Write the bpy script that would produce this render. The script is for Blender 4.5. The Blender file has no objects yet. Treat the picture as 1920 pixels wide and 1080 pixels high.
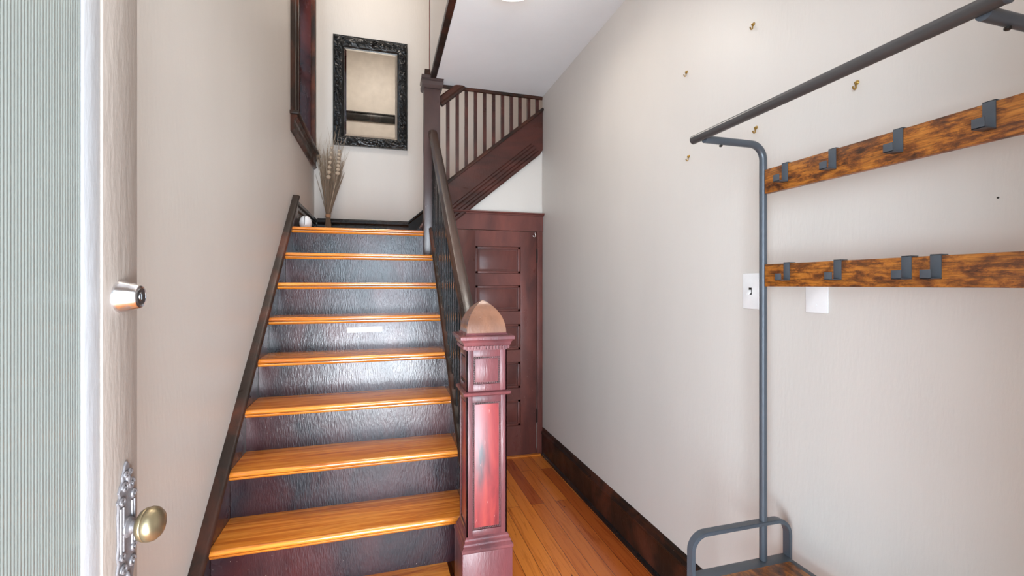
import bpy, bmesh, math, random
from mathutils import Vector, Matrix, noise
random.seed(7)
sc = bpy.context.scene
COL = sc.collection
PI = math.pi

# ------------------------------------------------------------------ camera
CAM = Vector((0.0, 0.0, 1.389))
YAW = 0.2794
cd = bpy.data.cameras.new('camera')
cd.sensor_fit = 'HORIZONTAL'; cd.sensor_width = 36.0
cd.lens = 36.0 * 846.3 / 1920.0
cd.shift_y = -(540 - 532.9) / 1920.0
cd.clip_start = 0.02; cd.clip_end = 100
cam = bpy.data.objects.new('camera', cd); COL.objects.link(cam)
cam.location = CAM; cam.rotation_euler = (PI / 2, 0, -YAW)
sc.camera = cam

# ------------------------------------------------------------------ world, view
sc.view_settings.view_transform = 'Standard'
sc.view_settings.look = 'None'
sc.view_settings.gamma = 1.0
sc.view_settings.use_curve_mapping = False
sc.view_settings.exposure = 0.07
w = bpy.data.worlds.new('sky'); sc.world = w; w.use_nodes = True
nt = w.node_tree; bg = nt.nodes['Background']
tc = nt.nodes.new('ShaderNodeTexCoord'); sx = nt.nodes.new('ShaderNodeSeparateXYZ')
rp = nt.nodes.new('ShaderNodeValToRGB'); mr = nt.nodes.new('ShaderNodeMapRange')
mr.inputs['From Min'].default_value = -1.0
nt.links.new(tc.outputs['Generated'], sx.inputs[0]); nt.links.new(sx.outputs['Z'], mr.inputs['Value'])
nt.links.new(mr.outputs[0], rp.inputs[0]); nt.links.new(rp.outputs[0], bg.inputs['Color'])
e = rp.color_ramp.elements
e[0].position = 0.46; e[0].color = (0.80, 0.80, 0.78, 1)
e[1].position = 0.54; e[1].color = (0.62, 0.80, 1.0, 1)
bg.inputs['Strength'].default_value = 1.7

def area(name, loc, rot, sx_, sy_, power, col, portal=False):
    l = bpy.data.lights.new(name, 'AREA'); l.shape = 'RECTANGLE'; l.size = sx_; l.size_y = sy_
    l.energy = power; l.color = col
    if portal: l.cycles.is_portal = True
    o = bpy.data.objects.new(name, l); COL.objects.link(o); o.location = loc; o.rotation_euler = rot
    return o
# portals just guide the sky light in through the front doorway and the landing window
area('doorway_portal', (0.01, -0.09, 1.10), (PI / 2, 0, 0), 0.94, 2.18, 1, (1, 1, 1), True)
area('window_portal', (-0.86, 4.23, 3.45), (PI / 2, 0, -PI / 2), 0.84, 1.5, 1, (1, 1, 1), True)
# soft daylight of the overcast sky entering the doorway and the landing window
area('doorway_daylight', (-0.80, -2.6, 1.25), (PI / 2, 0, -0.16), 4.4, 3.0, 690, (0.74, 0.87, 1.0))
area('right_wall_fill', (-2.3, -1.5, 0.9), (PI / 2, 0, -0.98), 1.8, 1.8, 100, (0.80, 0.90, 1.0))  # extra fill added outside on the left to brighten the near right wall
area('window_daylight', (-0.90, 4.23, 3.45), (PI / 2, 0, -PI / 2), 0.80, 1.5, 2.5, (0.90, 0.95, 1.0))
# added warm fill high in the stairwell; no fixture there is known
area('stairwell_fill', (-0.12, 3.2, 5.5), (0, 0, 0), 0.5, 0.8, 38, (1.0, 0.90, 0.80))
# unseen fill added under the entrance ceiling, above and just in front of the camera
area('entrance_fill', (0.45, 0.80, 2.86), (0, 0, 0), 0.9, 0.9, 1.5, (1.0, 0.90, 0.80))
# added upward fill outside the door, brightening the hall ceiling and upper walls
area('hall_upward_fill', (0.55, -2.1, 0.05), (PI / 2 + 0.70, 0, 0.12), 2.2, 1.6, 330, (0.88, 0.94, 1.0))

# ------------------------------------------------------------------ node helpers
def new_mat(name):
    m = bpy.data.materials.new(name); m.use_nodes = True
    n = m.node_tree.nodes; b = n['Principled BSDF']
    return m, m.node_tree, b
def N(t, kind, **kw):
    n = t.nodes.new(kind)
    for k, v in kw.items():
        if k in n.inputs: n.inputs[k].default_value = v
        else: setattr(n, k, v)
    return n
def coords(t, scale=(1, 1, 1), rot=(0, 0, 0), loc=(0, 0, 0), rand=False):
    c = N(t, 'ShaderNodeTexCoord'); m = N(t, 'ShaderNodeMapping')
    m.inputs['Scale'].default_value = scale; m.inputs['Rotation'].default_value = rot; m.inputs['Location'].default_value = loc
    if rand:
        oi = N(t, 'ShaderNodeObjectInfo'); mu = N(t, 'ShaderNodeMath', operation='MULTIPLY'); mu.inputs[1].default_value = 37.0
        cx = N(t, 'ShaderNodeCombineXYZ'); va = N(t, 'ShaderNodeVectorMath', operation='ADD')
        t.links.new(oi.outputs['Random'], mu.inputs[0])
        for i in range(3): t.links.new(mu.outputs[0], cx.inputs[i])
        t.links.new(c.outputs['Object'], va.inputs[0]); t.links.new(cx.outputs[0], va.inputs[1])
        t.links.new(va.outputs[0], m.inputs[0])
    else:
        t.links.new(c.outputs['Object'], m.inputs[0])
    return m.outputs[0]
def noise_tex(t, vec, scale, detail=4, rough=0.55, dist=0.0):
    n = N(t, 'ShaderNodeTexNoise'); n.inputs['Scale'].default_value = scale; n.inputs['Detail'].default_value = detail
    n.inputs['Roughness'].default_value = rough; n.inputs['Distortion'].default_value = dist
    t.links.new(vec, n.inputs['Vector']); return n.outputs['Fac']
def ramp(t, fac, stops):
    r = N(t, 'ShaderNodeValToRGB'); el = r.color_ramp.elements
    while len(el) < len(stops): el.new(0.5)
    for i, (p, c) in enumerate(stops):
        el[i].position = p; el[i].color = (*c, 1) if len(c) == 3 else c
    t.links.new(fac, r.inputs[0]); return r.outputs[0]
def mixc(t, fac, a, b, mode='MIX'):
    m = N(t, 'ShaderNodeMix', data_type='RGBA', blend_type=mode)
    if isinstance(fac, (int, float)): m.inputs[0].default_value = fac
    else: t.links.new(fac, m.inputs[0])
    for s, v in ((6, a), (7, b)):
        if isinstance(v, tuple): m.inputs[s].default_value = (*v, 1)
        else: t.links.new(v, m.inputs[s])
    return m.outputs[2]
def bump(t, b, h, strength=0.2, dist=0.01):
    n = N(t, 'ShaderNodeBump'); n.inputs['Strength'].default_value = strength; n.inputs['Distance'].default_value = dist
    t.links.new(h, n.inputs['Height']); t.links.new(n.outputs[0], b.inputs['Normal']); return n
def maprange(t, v, a, b_, c, d):
    n = N(t, 'ShaderNodeMapRange'); 
    for i, x in enumerate((a, b_, c, d)): n.inputs[i + 1].default_value = x
    t.links.new(v, n.inputs[0]); return n.outputs[0]

# ------------------------------------------------------------------ materials
def m_paint(name, col, var=0.03, rough=0.45, bs=0.12):
    m, t, b = new_mat(name)
    v = coords(t, (1, 1, 0.35))
    f = noise_tex(t, v, 2.2, 4)
    c = ramp(t, f, [(0.3, tuple(x * (1 - var) for x in col)), (0.7, tuple(min(1, x * (1 + var)) for x in col))])
    t.links.new(c, b.inputs['Base Color']); b.inputs['Roughness'].default_value = rough
    v2 = coords(t, (14, 14, 3)); h = noise_tex(t, v2, 5, 6, 0.6)
    bump(t, b, h, bs, 0.01); return m
WALL = m_paint('wall_paint', (0.64, 0.600, 0.555), rough=0.42, bs=0.12)
CEIL = m_paint('ceiling_paint', (0.80, 0.82, 0.84), rough=0.6, bs=0.10)
DOORP = m_paint('door_beige_paint', (0.33, 0.275, 0.238), rough=0.45, bs=0.2)
WHITEP = m_paint('door_white_paint', (0.44, 0.445, 0.46), rough=0.45, bs=0.15)

def m_enamel(name, dark, red, lo=0.45, hi=0.7, rough=0.26, bs=0.35, coat=0.8, stretch=(1, 1, 0.5)):
    m, t, b = new_mat(name)
    v = coords(t, stretch, rand=True)
    f = noise_tex(t, v, 3.0, 6, 0.6, 0.6)
    c = ramp(t, f, [(lo, dark), (hi, red)])
    chips = noise_tex(t, coords(t, (1, 1, 1), rand=True), 95, 3, 0.6)
    cf = ramp(t, chips, [(0.735, (0, 0, 0)), (0.76, (1, 1, 1))])
    c2 = mixc(t, cf, c, (0.42, 0.33, 0.28))
    t.links.new(c2, b.inputs['Base Color'])
    r = noise_tex(t, v, 7, 4); t.links.new(maprange(t, r, 0.3, 0.7, rough * 0.7, rough * 1.4), b.inputs['Roughness'])
    b.inputs['Coat Weight'].default_value = coat; b.inputs['Coat Roughness'].default_value = rough * 0.6
    b.inputs['Specular IOR Level'].default_value = 0.25; b.inputs['Coat IOR'].default_value = 1.37
    h = noise_tex(t, coords(t, (1, 1, 0.22), rand=True), 170, 3, 0.55)
    n = bump(t, b, h, bs, 0.004); t.links.new(n.outputs[0], b.inputs['Coat Normal'])
    return m
RISER = m_enamel('black_cherry_enamel', (0.010, 0.010, 0.014), (0.085, 0.018, 0.018), 0.40, 0.80, rough=0.27, bs=0.24, coat=0.7)
SKIRT = m_enamel('dark_stained_skirting', (0.020, 0.012, 0.009), (0.15, 0.042, 0.022), 0.45, 0.80, rough=0.38, bs=0.2, coat=0.15, stretch=(1, 1, 1))
BLACKW = m_enamel('black_gloss_woodwork', (0.010, 0.010, 0.010), (0.05, 0.025, 0.018), 0.5, 0.85, rough=0.24, bs=0.2, coat=0.35)
STRING = m_enamel('brown_stained_string', (0.035, 0.016, 0.013), (0.095, 0.029, 0.022), 0.35, 0.7, rough=0.36, bs=0.15, coat=0.25, stretch=(0.6, 0.6, 2.5))
JAMBW = m_enamel('deep_red_jamb_wood', (0.018, 0.006, 0.006), (0.09, 0.020, 0.016), 0.35, 0.75, rough=0.22, bs=0.1, coat=0.7, stretch=(2, 2, .6))
MAHOG = m_enamel('worn_mahogany', (0.070, 0.028, 0.032), (0.21, 0.058, 0.060), 0.30, 0.70, rough=0.36, bs=0.2, coat=0.35, stretch=(2.2, 2.2, 0.45))
DOORW = m_enamel('dark_red_door_wood', (0.068, 0.026, 0.023), (0.19, 0.058, 0.045), 0.30, 0.72, rough=0.38, bs=0.12, coat=0.25, stretch=(1.6, 1.6, 0.6))
RAILW = m_enamel('handrail_wood', (0.020, 0.014, 0.011), (0.058, 0.026, 0.017), 0.4, 0.75, rough=0.34, bs=0.12, coat=0.3, stretch=(2, 0.4, 0.4))
POSTW = m_enamel('grey_brown_post_wood', (0.060, 0.042, 0.040), (0.10, 0.055, 0.050), 0.35, 0.75, rough=0.36, bs=0.12, coat=0.4)
CARVED = m_enamel('black_carved_frame', (0.008, 0.008, 0.008), (0.022, 0.022, 0.022), 0.4, 0.8, rough=0.26, bs=0.3, coat=0.35)

# newel face: mahogany with a dark burn mark down the left of the shaft panel
def m_newel_panel():
    m, t, b = new_mat('newel_panel_mahogany')
    v = coords(t, (5, 5, 0.9)); f = noise_tex(t, v, 4, 6, 0.6, 0.4)
    c = ramp(t, f, [(0.3, (0.10, 0.018, 0.022)), (0.5, (0.26, 0.034, 0.036)), (0.72, (0.42, 0.065, 0.045))])
    g = N(t, 'ShaderNodeTexGradient', gradient_type='SPHERICAL')
    t.links.new(coords(t, (32, 8, 6.5), loc=(0.75, 0, -4.9)), g.inputs[0])
    mm = N(t, 'ShaderNodeMath', operation='MULTIPLY'); t.links.new(g.outputs['Fac'], mm.inputs[0])
    t.links.new(maprange(t, noise_tex(t, coords(t, (30, 30, 4)), 4, 5), 0.3, 0.6, 0.5, 2.6), mm.inputs[1]); mm.use_clamp = True
    c = mixc(t, mm.outputs[0], c, (0.02, 0.012, 0.02))
    s = ramp(t, noise_tex(t, coords(t, (26, 26, 5)), 5, 4), [(0.70, (0, 0, 0)), (0.74, (1, 1, 1))])
    c = mixc(t, s, c, (0.45, 0.20, 0.18)); t.links.new(c, b.inputs['Base Color'])
    b.inputs['Roughness'].default_value = 0.42; b.inputs['Coat Weight'].default_value = 0.2; b.inputs['Coat Roughness'].default_value = 0.3
    bump(t, b, f, 0.15, 0.004); return m
NEWELP = m_newel_panel()
CAPW = m_enamel('worn_brown_cap_wood', (0.10, 0.050, 0.036), (0.30, 0.135, 0.075), 0.3, 0.7, rough=0.32, bs=0.1, coat=0.5, stretch=(1, 1, 1.6))

def m_pine(name, axis, cols, rough=0.22, scale=1.0, rand=True):
    m, t, b = new_mat(name)
    st = [9, 9, 9]; st[axis] = 0.55
    v = coords(t, tuple(s * scale for s in st), rand=rand)
    f = noise_tex(t, v, 2.4, 5, 0.6, 2.2)
    c = ramp(t, f, [(0.28, cols[0]), (0.46, cols[1]), (0.6, cols[2]), (0.76, cols[1])])
    st2 = [60, 60, 60]; st2[axis] = 1.5
    g = noise_tex(t, coords(t, tuple(st2), rand=rand), 2.0, 3)
    c = mixc(t, maprange(t, g, 0.35, 0.7, 0.0, 0.35), c, cols[0])
    t.links.new(c, b.inputs['Base Color'])
    b.inputs['Roughness'].default_value = rough; b.inputs['Coat Weight'].default_value = 0.7; b.inputs['Coat Roughness'].default_value = 0.14
    bump(t, b, g, 0.08, 0.003); return m
TREAD = m_pine('orange_varnished_pine', 0, [(0.34, 0.070, 0.008), (0.68, 0.205, 0.022), (0.86, 0.33, 0.045)])

def m_floor():
    m, t, b = new_mat('pine_floorboards')
    c = N(t, 'ShaderNodeTexCoord'); mp = N(t, 'ShaderNodeMapping'); mp.inputs['Rotation'].default_value = (0, 0, PI / 2)
    t.links.new(c.outputs['Object'], mp.inputs[0])
    br = N(t, 'ShaderNodeTexBrick'); t.links.new(mp.outputs[0], br.inputs['Vector'])
    br.offset = 0.37; br.inputs['Scale'].default_value = 1.0; br.inputs['Brick Width'].default_value = 1.35
    br.inputs['Row Height'].default_value = 0.082; br.inputs['Mortar Size'].default_value = 0.0011; br.inputs['Mortar Smooth'].default_value = 0.2
    br.inputs['Color1'].default_value = (0, 0, 0, 1); br.inputs['Color2'].default_value = (1, 1, 1, 1); br.inputs['Mortar'].default_value = (0.5, 0.5, 0.5, 1)
    br.inputs['Bias'].default_value = 0.0
    tone = ramp(t, br.outputs['Color'], [(0.0, (0.28, 0.045, 0.012)), (0.12, (0.48, 0.105, 0.018)), (0.5, (0.74, 0.205, 0.028)), (1.0, (0.86, 0.285, 0.042))])
    va = N(t, 'ShaderNodeVectorMath', operation='ADD'); sc_ = N(t, 'ShaderNodeVectorMath', operation='SCALE'); sc_.inputs['Scale'].default_value = 9.0
    t.links.new(br.outputs['Color'], sc_.inputs[0]); t.links.new(c.outputs['Object'], va.inputs[0]); t.links.new(sc_.outputs[0], va.inputs[1])
    m2 = N(t, 'ShaderNodeMapping'); m2.inputs['Scale'].default_value = (16, 0.9, 1); t.links.new(va.outputs[0], m2.inputs[0])
    f = noise_tex(t, m2.outputs[0], 2.4, 6, 0.65, 1.3)
    g = ramp(t, f, [(0.3, (0.60, 0.45, 0.36)), (0.5, (1, 1, 1)), (0.75, (1.0, 1.0, 0.95))])
    col = mixc(t, 1.0, tone, g, 'MULTIPLY')
    kn = ramp(t, noise_tex(t, coords(t, (6, 2.4, 1)), 3.0, 2), [(0.24, (1, 1, 1)), (0.285, (0, 0, 0))])
    col = mixc(t, kn, col, (0.05, 0.015, 0.008))
    col = mixc(t, br.outputs['Fac'], col, (0.06, 0.016, 0.006))
    t.links.new(col, b.inputs['Base Color']); b.inputs['Roughness'].default_value = 0.26
    b.inputs['Coat Weight'].default_value = 0.6; b.inputs['Coat Roughness'].default_value = 0.16
    bump(t, b, f, 0.10, 0.003); return m
FLOOR = m_floor()

def m_rustic():
    m, t, b = new_mat('rustic_brown_board')
    v = coords(t, (9, 5.0, 13), rand=True); f = noise_tex(t, v, 3.6, 8, 0.74, 0.3)
    c = ramp(t, f, [(0.34, (0.028, 0.010, 0.004)), (0.45, (0.17, 0.050, 0.010)), (0.55, (0.43, 0.145, 0.018)), (0.72, (0.56, 0.225, 0.04))])
    g = noise_tex(t, coords(t, (40, 7, 190), rand=True), 2.0, 4)
    c = mixc(t, maprange(t, g, 0.42, 0.7, 0, 0.75), c, (0.06, 0.022, 0.008))
    t.links.new(c, b.inputs['Base Color']); b.inputs['Roughness'].default_value = 0.42
    bump(t, b, g, 0.15, 0.003); return m
RUSTIC = m_rustic()

def m_simple(name, col, rough=0.4, metal=0.0, bs=0.0, bscale=80, **kw):
    m, t, b = new_mat(name)
    f = noise_tex(t, coords(t), 14, 3)
    c = ramp(t, f, [(0.3, tuple(x * 0.93 for x in col)), (0.7, tuple(min(1, x * 1.05) for x in col))])
    t.links.new(c, b.inputs['Base Color'])
    b.inputs['Roughness'].default_value = rough; b.inputs['Metallic'].default_value = metal
    for k, v in kw.items(): b.inputs[k.replace('_', ' ')].default_value = v
    if bs: bump(t, b, noise_tex(t, coords(t), bscale, 3), bs, 0.002)
    return m
STEEL = m_simple('slate_powder_coat', (0.085, 0.098, 0.115), 0.36, 0.25, 0.05, 300)
ROD = m_simple('charcoal_powder_coat', (0.060, 0.056, 0.055), 0.34, 0.2, 0.05, 300)
CHROME = m_simple('satin_chrome', (0.80, 0.80, 0.82), 0.22, 1.0)
KEYWAY = m_simple('lock_core_grey', (0.30, 0.31, 0.32), 0.3, 1.0)
DARKM = m_simple('dark_metal', (0.03, 0.028, 0.025), 0.35, 0.6)
PATINA = m_simple('aged_painted_iron', (0.20, 0.185, 0.19), 0.45, 0.35, 0.5, 120)
BRASS = m_simple('tarnished_brass', (0.34, 0.275, 0.165), 0.33, 0.85, 0.05, 30)
GOLD = m_simple('bright_brass', (0.50, 0.33, 0.10), 0.25, 1.0)
PLATE = m_simple('white_plastic', (0.84, 0.84, 0.84), 0.3)
STRAW = m_simple('dried_straw', (0.20, 0.140, 0.095), 0.8)
HUSK = m_simple('pale_seed_husk', (0.40, 0.31, 0.225), 0.7)
TWINE = m_simple('twine', (0.50, 0.30, 0.17), 0.8)
PAPER = m_simple('pale_sticker', (0.66, 0.70, 0.74), 0.4)
PAPERG = m_simple('grey_sticker_print', (0.36, 0.38, 0.42), 0.5)
CERAM = m_simple('white_glaze', (0.72, 0.72, 0.73), 0.12, 0.0)
MIRROR = m_simple('silvered_glass', (0.86, 0.87, 0.86), 0.015, 1.0)

def m_glass():
    m, t, b = new_mat('reeded_glass')
    b.inputs['Base Color'].default_value = (0.44, 0.475, 0.44, 1); b.inputs['Roughness'].default_value = 0.22
    b.inputs['Transmission Weight'].default_value = 0.55; b.inputs['IOR'].default_value = 1.45
    b.inputs['Coat Weight'].default_value = 0.6; b.inputs['Coat Roughness'].default_value = 0.05
    return m
REED = m_glass()
def m_clear():
    m, t, b = new_mat('window_glass')
    b.inputs['Base Color'].default_value = (0.95, 0.98, 1, 1); b.inputs['Roughness'].default_value = 0.0
    b.inputs['Transmission Weight'].default_value = 1.0; b.inputs['IOR'].default_value = 1.05
    return m
CLEAR = m_clear()
def m_emit(name, col, s):
    m, t, b = new_mat(name)
    b.inputs['Base Color'].default_value = (0.9, 0.88, 0.84, 1)
    b.inputs['Emission Color'].default_value = (*col, 1); b.inputs['Emission Strength'].default_value = s
    return m
LAMPG = m_emit('lit_opal_glass', (1.0, 0.92, 0.82), 3.5)

# ------------------------------------------------------------------ mesh builder
class MB:
    def __init__(s): s.bm = bmesh.new(); s.mi = 0
    def box(s, x0, x1, y0, y1, z0, z1, bev=0.0):
        b2 = bmesh.new(); bmesh.ops.create_cube(b2, size=1.0)
        for v in b2.verts:
            v.co = Vector(((x0 + x1) / 2 + v.co.x * (x1 - x0), (y0 + y1) / 2 + v.co.y * (y1 - y0), (z0 + z1) / 2 + v.co.z * (z1 - z0)))
        if bev > 0:
            bmesh.ops.bevel(b2, geom=b2.edges[:], offset=bev, segments=2, profile=0.5, affect='EDGES')
        s.merge(b2); return s
    def merge(s, b2, mat=None):
        m = bpy.data.meshes.new('t')
        if mat is not None: bmesh.ops.transform(b2, matrix=mat, verts=b2.verts)
        for f in b2.faces: f.material_index = s.mi
        b2.to_mesh(m); b2.free(); s.bm.from_mesh(m); bpy.data.meshes.remove(m)
    def prism(s, pts, axis, a, b, bev=0.0):
        """pts: 2-D outline in the two other axes (in x,y,z order), extruded along axis from a to b"""
        b2 = bmesh.new()
        def P(p, c):
            if axis == 'X': return (c, p[0], p[1])
            if axis == 'Y': return (p[0], c, p[1])
            return (p[0], p[1], c)
        va = [b2.verts.new(P(p, a)) for p in pts]; vb = [b2.verts.new(P(p, b)) for p in pts]
        n = len(pts); b2.faces.new(va); b2.faces.new(vb[::-1])
        for i in range(n): b2.faces.new((va[i], vb[i], vb[(i + 1) % n], va[(i + 1) % n]))
        bmesh.ops.recalc_face_normals(b2, faces=b2.faces)
        if bev > 0:
            bmesh.ops.bevel(b2, geom=b2.edges[:], offset=bev, segments=1, affect='EDGES')
        s.merge(b2); return s
    def sweep(s, prof, p0, p1, side, up):
        """profile (u along side, v along up) swept in a straight line from p0 to p1"""
        b2 = bmesh.new(); p0 = Vector(p0); p1 = Vector(p1); side = Vector(side); up = Vector(up)
        va = [b2.verts.new(p0 + side * u + up * v) for u, v in prof]; vb = [b2.verts.new(p1 + side * u + up * v) for u, v in prof]
        n = len(prof); b2.faces.new(va); b2.faces.new(vb[::-1])
        for i in range(n): b2.faces.new((va[i], vb[i], vb[(i + 1) % n], va[(i + 1) % n]))
        bmesh.ops.recalc_face_normals(b2, faces=b2.faces); s.merge(b2); return s
    def tube(s, path, r, seg=12, cap=True, closed=False, flat=None):
        path = [Vector(p) for p in path]; n = len(path); b2 = bmesh.new(); rings = []
        rr = r if isinstance(r, (list, tuple)) else [r] * n
        t0 = (path[1] - path[0]).normalized()
        ref = Vector((0, 0, 1)) if abs(t0.z) < 0.9 else Vector((1, 0, 0))
        u = (ref - t0 * ref.dot(t0)).normalized()
        for i, p in enumerate(path):
            if closed: t = (path[(i + 1) % n] - path[i - 1]).normalized()
            elif i == 0: t = t0
            elif i == n - 1: t = (path[i] - path[i - 1]).normalized()
            else: t = ((path[i + 1] - p).normalized() + (p - path[i - 1]).normalized()).normalized()
            u = (u - t * u.dot(t)).normalized(); v = t.cross(u)
            rings.append([b2.verts.new(p + (u * math.cos(a) + v * math.sin(a)) * rr[i]) for a in [2 * PI * k / seg for k in range(seg)]])
        m = n if closed else n - 1
        for i in range(m):
            A, B = rings[i], rings[(i + 1) % n]
            for k in range(seg): b2.faces.new((A[k], A[(k + 1) % seg], B[(k + 1) % seg], B[k]))
        if cap and not closed: b2.faces.new(rings[0][::-1]); b2.faces.new(rings[-1])
        bmesh.ops.recalc_face_normals(b2, faces=b2.faces); s.merge(b2); return s
    def lathe(s, prof, centre, axis, seg=32):
        """prof: (radius, distance along axis)"""
        b2 = bmesh.new(); c = Vector(centre); ax = Vector(axis).normalized()
        ref = Vector((0, 0, 1)) if abs(ax.z) < 0.9 else Vector((1, 0, 0))
        u = (ref - ax * ref.dot(ax)).normalized(); v = ax.cross(u); rings = []
        for r, d in prof:
            if r < 1e-6: rings.append([b2.verts.new(c + ax * d)])
            else: rings.append([b2.verts.new(c + ax * d + (u * math.cos(2 * PI * k / seg) + v * math.sin(2 * PI * k / seg)) * r) for k in range(seg)])
        for A, B in zip(rings, rings[1:]):
            for k in range(seg):
                k2 = (k + 1) % seg
                if len(A) == 1 and len(B) == 1: continue
                if len(A) == 1: b2.faces.new((A[0], B[k], B[k2]))
                elif len(B) == 1: b2.faces.new((A[k], A[k2], B[0]))
                else: b2.faces.new((A[k], A[k2], B[k2], B[k]))
        if len(rings[0]) > 1: b2.faces.new(rings[0][::-1])
        if len(rings[-1]) > 1: b2.faces.new(rings[-1])
        bmesh.ops.recalc_face_normals(b2, faces=b2.faces); s.merge(b2); return s
    def square_loft(s, levels, cx, cy):
        """levels: (z, half width)"""
        b2 = bmesh.new(); rings = []
        for z, h in levels:
            if h < 1e-6: rings.append([b2.verts.new((cx, cy, z))])
            else: rings.append([b2.verts.new((cx + a * h, cy + b_ * h, z)) for a, b_ in ((-1, -1), (1, -1), (1, 1), (-1, 1))])
        for A, B in zip(rings, rings[1:]):
            for k in range(4):
                k2 = (k + 1) % 4
                if len(B) == 1: b2.faces.new((A[k], A[k2], B[0]))
                else: b2.faces.new((A[k], A[k2], B[k2], B[k]))
        b2.faces.new(rings[0][::-1])
        if len(rings[-1]) > 1: b2.faces.new(rings[-1])
        bmesh.ops.recalc_face_normals(b2, faces=b2.faces); s.merge(b2); return s
    def ball(s, c, r, sub=1, sc_=(1, 1, 1)):
        b2 = bmesh.new(); bmesh.ops.create_icosphere(b2, subdivisions=sub, radius=r)
        for v in b2.verts: v.co = Vector((v.co.x * sc_[0], v.co.y * sc_[1], v.co.z * sc_[2])) + Vector(c)
        s.merge(b2); return s

def build(name, mb, mat, parent=None, base=None, smooth=True, ang=0.6):
    """mesh object; vertices are given in world space, origin goes to base (or to the parent's)"""
    me = bpy.data.meshes.new(name)
    if parent is not None: base = Vector(parent['_b'])
    base = Vector(base) if base is not None else Vector((0, 0, 0))
    bmesh.ops.translate(mb.bm, verts=mb.bm.verts, vec=-base)
    mb.bm.to_mesh(me); mb.bm.free()
    for m in (mat if isinstance(mat, (list, tuple)) else [mat]): me.materials.append(m)
    if smooth:
        me.shade_smooth(); me.set_sharp_from_angle(angle=ang)
    o = bpy.data.objects.new(name, me); COL.objects.link(o)
    if parent is not None:
        o.parent = parent
    else: o.location = base
    o['_b'] = tuple(base)
    return o
def tag(o, label, cat, group=None, kind=None):
    if label: o['label'] = label
    if cat: o['category'] = cat
    if group: o['group'] = group
    if kind: o['kind'] = kind
    return o
def thing(name, base, label, cat, group=None, kind=None):
    o = bpy.data.objects.new(name, None); COL.objects.link(o); o.location = base; o['_b'] = tuple(base)
    o.empty_display_size = 0.05
    return tag(o, label, cat, group, kind)
def struct(name, mb, mat, label=None, cat=None, base=(0, 0, 0), **k):
    return tag(build(name, mb, mat, base=base, **k), label, cat, None, 'structure')
def dup(root, delta, label=None, group=None):
    r = root.copy(); COL.objects.link(r); r.location = Vector(root.location) + Vector(delta)
    if label: r['label'] = label
    if group: r['group'] = group
    for ch in list(root.children):
        c = ch.copy(); COL.objects.link(c); c.parent = r
        for g in list(ch.children):
            d = g.copy(); COL.objects.link(d); d.parent = c
    return r

# ------------------------------------------------------------------ dimensions
XL, XR, YB = -0.655, 1.265, 4.88           # left wall, right wall, back wall
RISE, GO = 0.2, 0.2276
Y9 = 3.498                                   # nosing of the landing
NY = lambda k: Y9 - (9 - k) * GO            # nosing of tread k
ZL = 1.8                                     # landing height
ZC = 2.93                                    # hall ceiling
ZU = 5.60                                    # upstairs ceiling
XS0, XS1 = 0.345, 0.385                      # right string of the lower flight
WY = 1.55                                    # front side of the stairwell upstairs
XE = 2.75                                    # far right end of the upper flight
nose = lambda y: 0.2 + (y - NY(1)) * RISE / GO
UX0, UGO = 0.40, 0.236                       # first riser and going of the upper flight
unose = lambda x: ZL + 0.2 + (x - (UX0 - 0.03)) * 0.2 / UGO

# ------------------------------------------------------------------ room shell
struct('floor', MB().box(XL - .1, XR + .1, -0.25, 3.60, -0.08, 0), FLOOR, 'varnished orange pine floorboards along the hall', 'floor', smooth=False)
struct('wall_right', MB().box(XR, XR + .12, 0.08, 3.5, 0, ZC), WALL, 'long plain beige plaster wall on the right of the hall', 'wall', smooth=False)
wl = MB()
WY0, WY1, WZ0, WZ1 = 3.80, 4.655, 2.655, 4.25    # opening of the landing window
wl.box(XL - .16, XL, 0.08, WY0, 0, ZU).box(XL - .16, XL, WY1, YB, 0, ZU).box(XL - .16, XL, WY0, WY1, 0, WZ0).box(XL - .16, XL, WY0, WY1, WZ1, ZU)
struct('wall_left', wl, WALL, 'tall beige plaster wall on the left of the stairs', 'wall', smooth=False)
struct('wall_back', MB().box(XL - .16, XE, YB, YB + .12, 0, ZU), WALL, 'beige wall behind the landing', 'wall', smooth=False)
# wall around the front doorway (behind the camera)
wf = MB().box(XL, -0.46, -0.07, 0.08, 0, ZC).box(0.48, XR, -0.07, 0.08, 0, ZC).box(-0.46, 0.48, -0.07, 0.08, 2.2, ZC)
struct('wall_front', wf, WALL, 'beige wall around the front doorway', 'wall', smooth=False)
# partition under the upper flight, with the opening of the small door
pz = lambda x: 1.80 + 0.82 * (x - 0.42)
wu = MB().prism([(0.385, 0), (0.50, 0), (0.50, 1.90), (1.245, 1.90), (1.245, 0), (XR, 0), (XR, pz(XR) + .12), (0.42, pz(0.42) + .06), (0.385, 1.75)], 'Y', 3.505, 3.57)
struct('wall_under_stairs', wu, WALL, 'small beige triangle of wall between the slanted string and the low door', 'wall', smooth=False)
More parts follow.
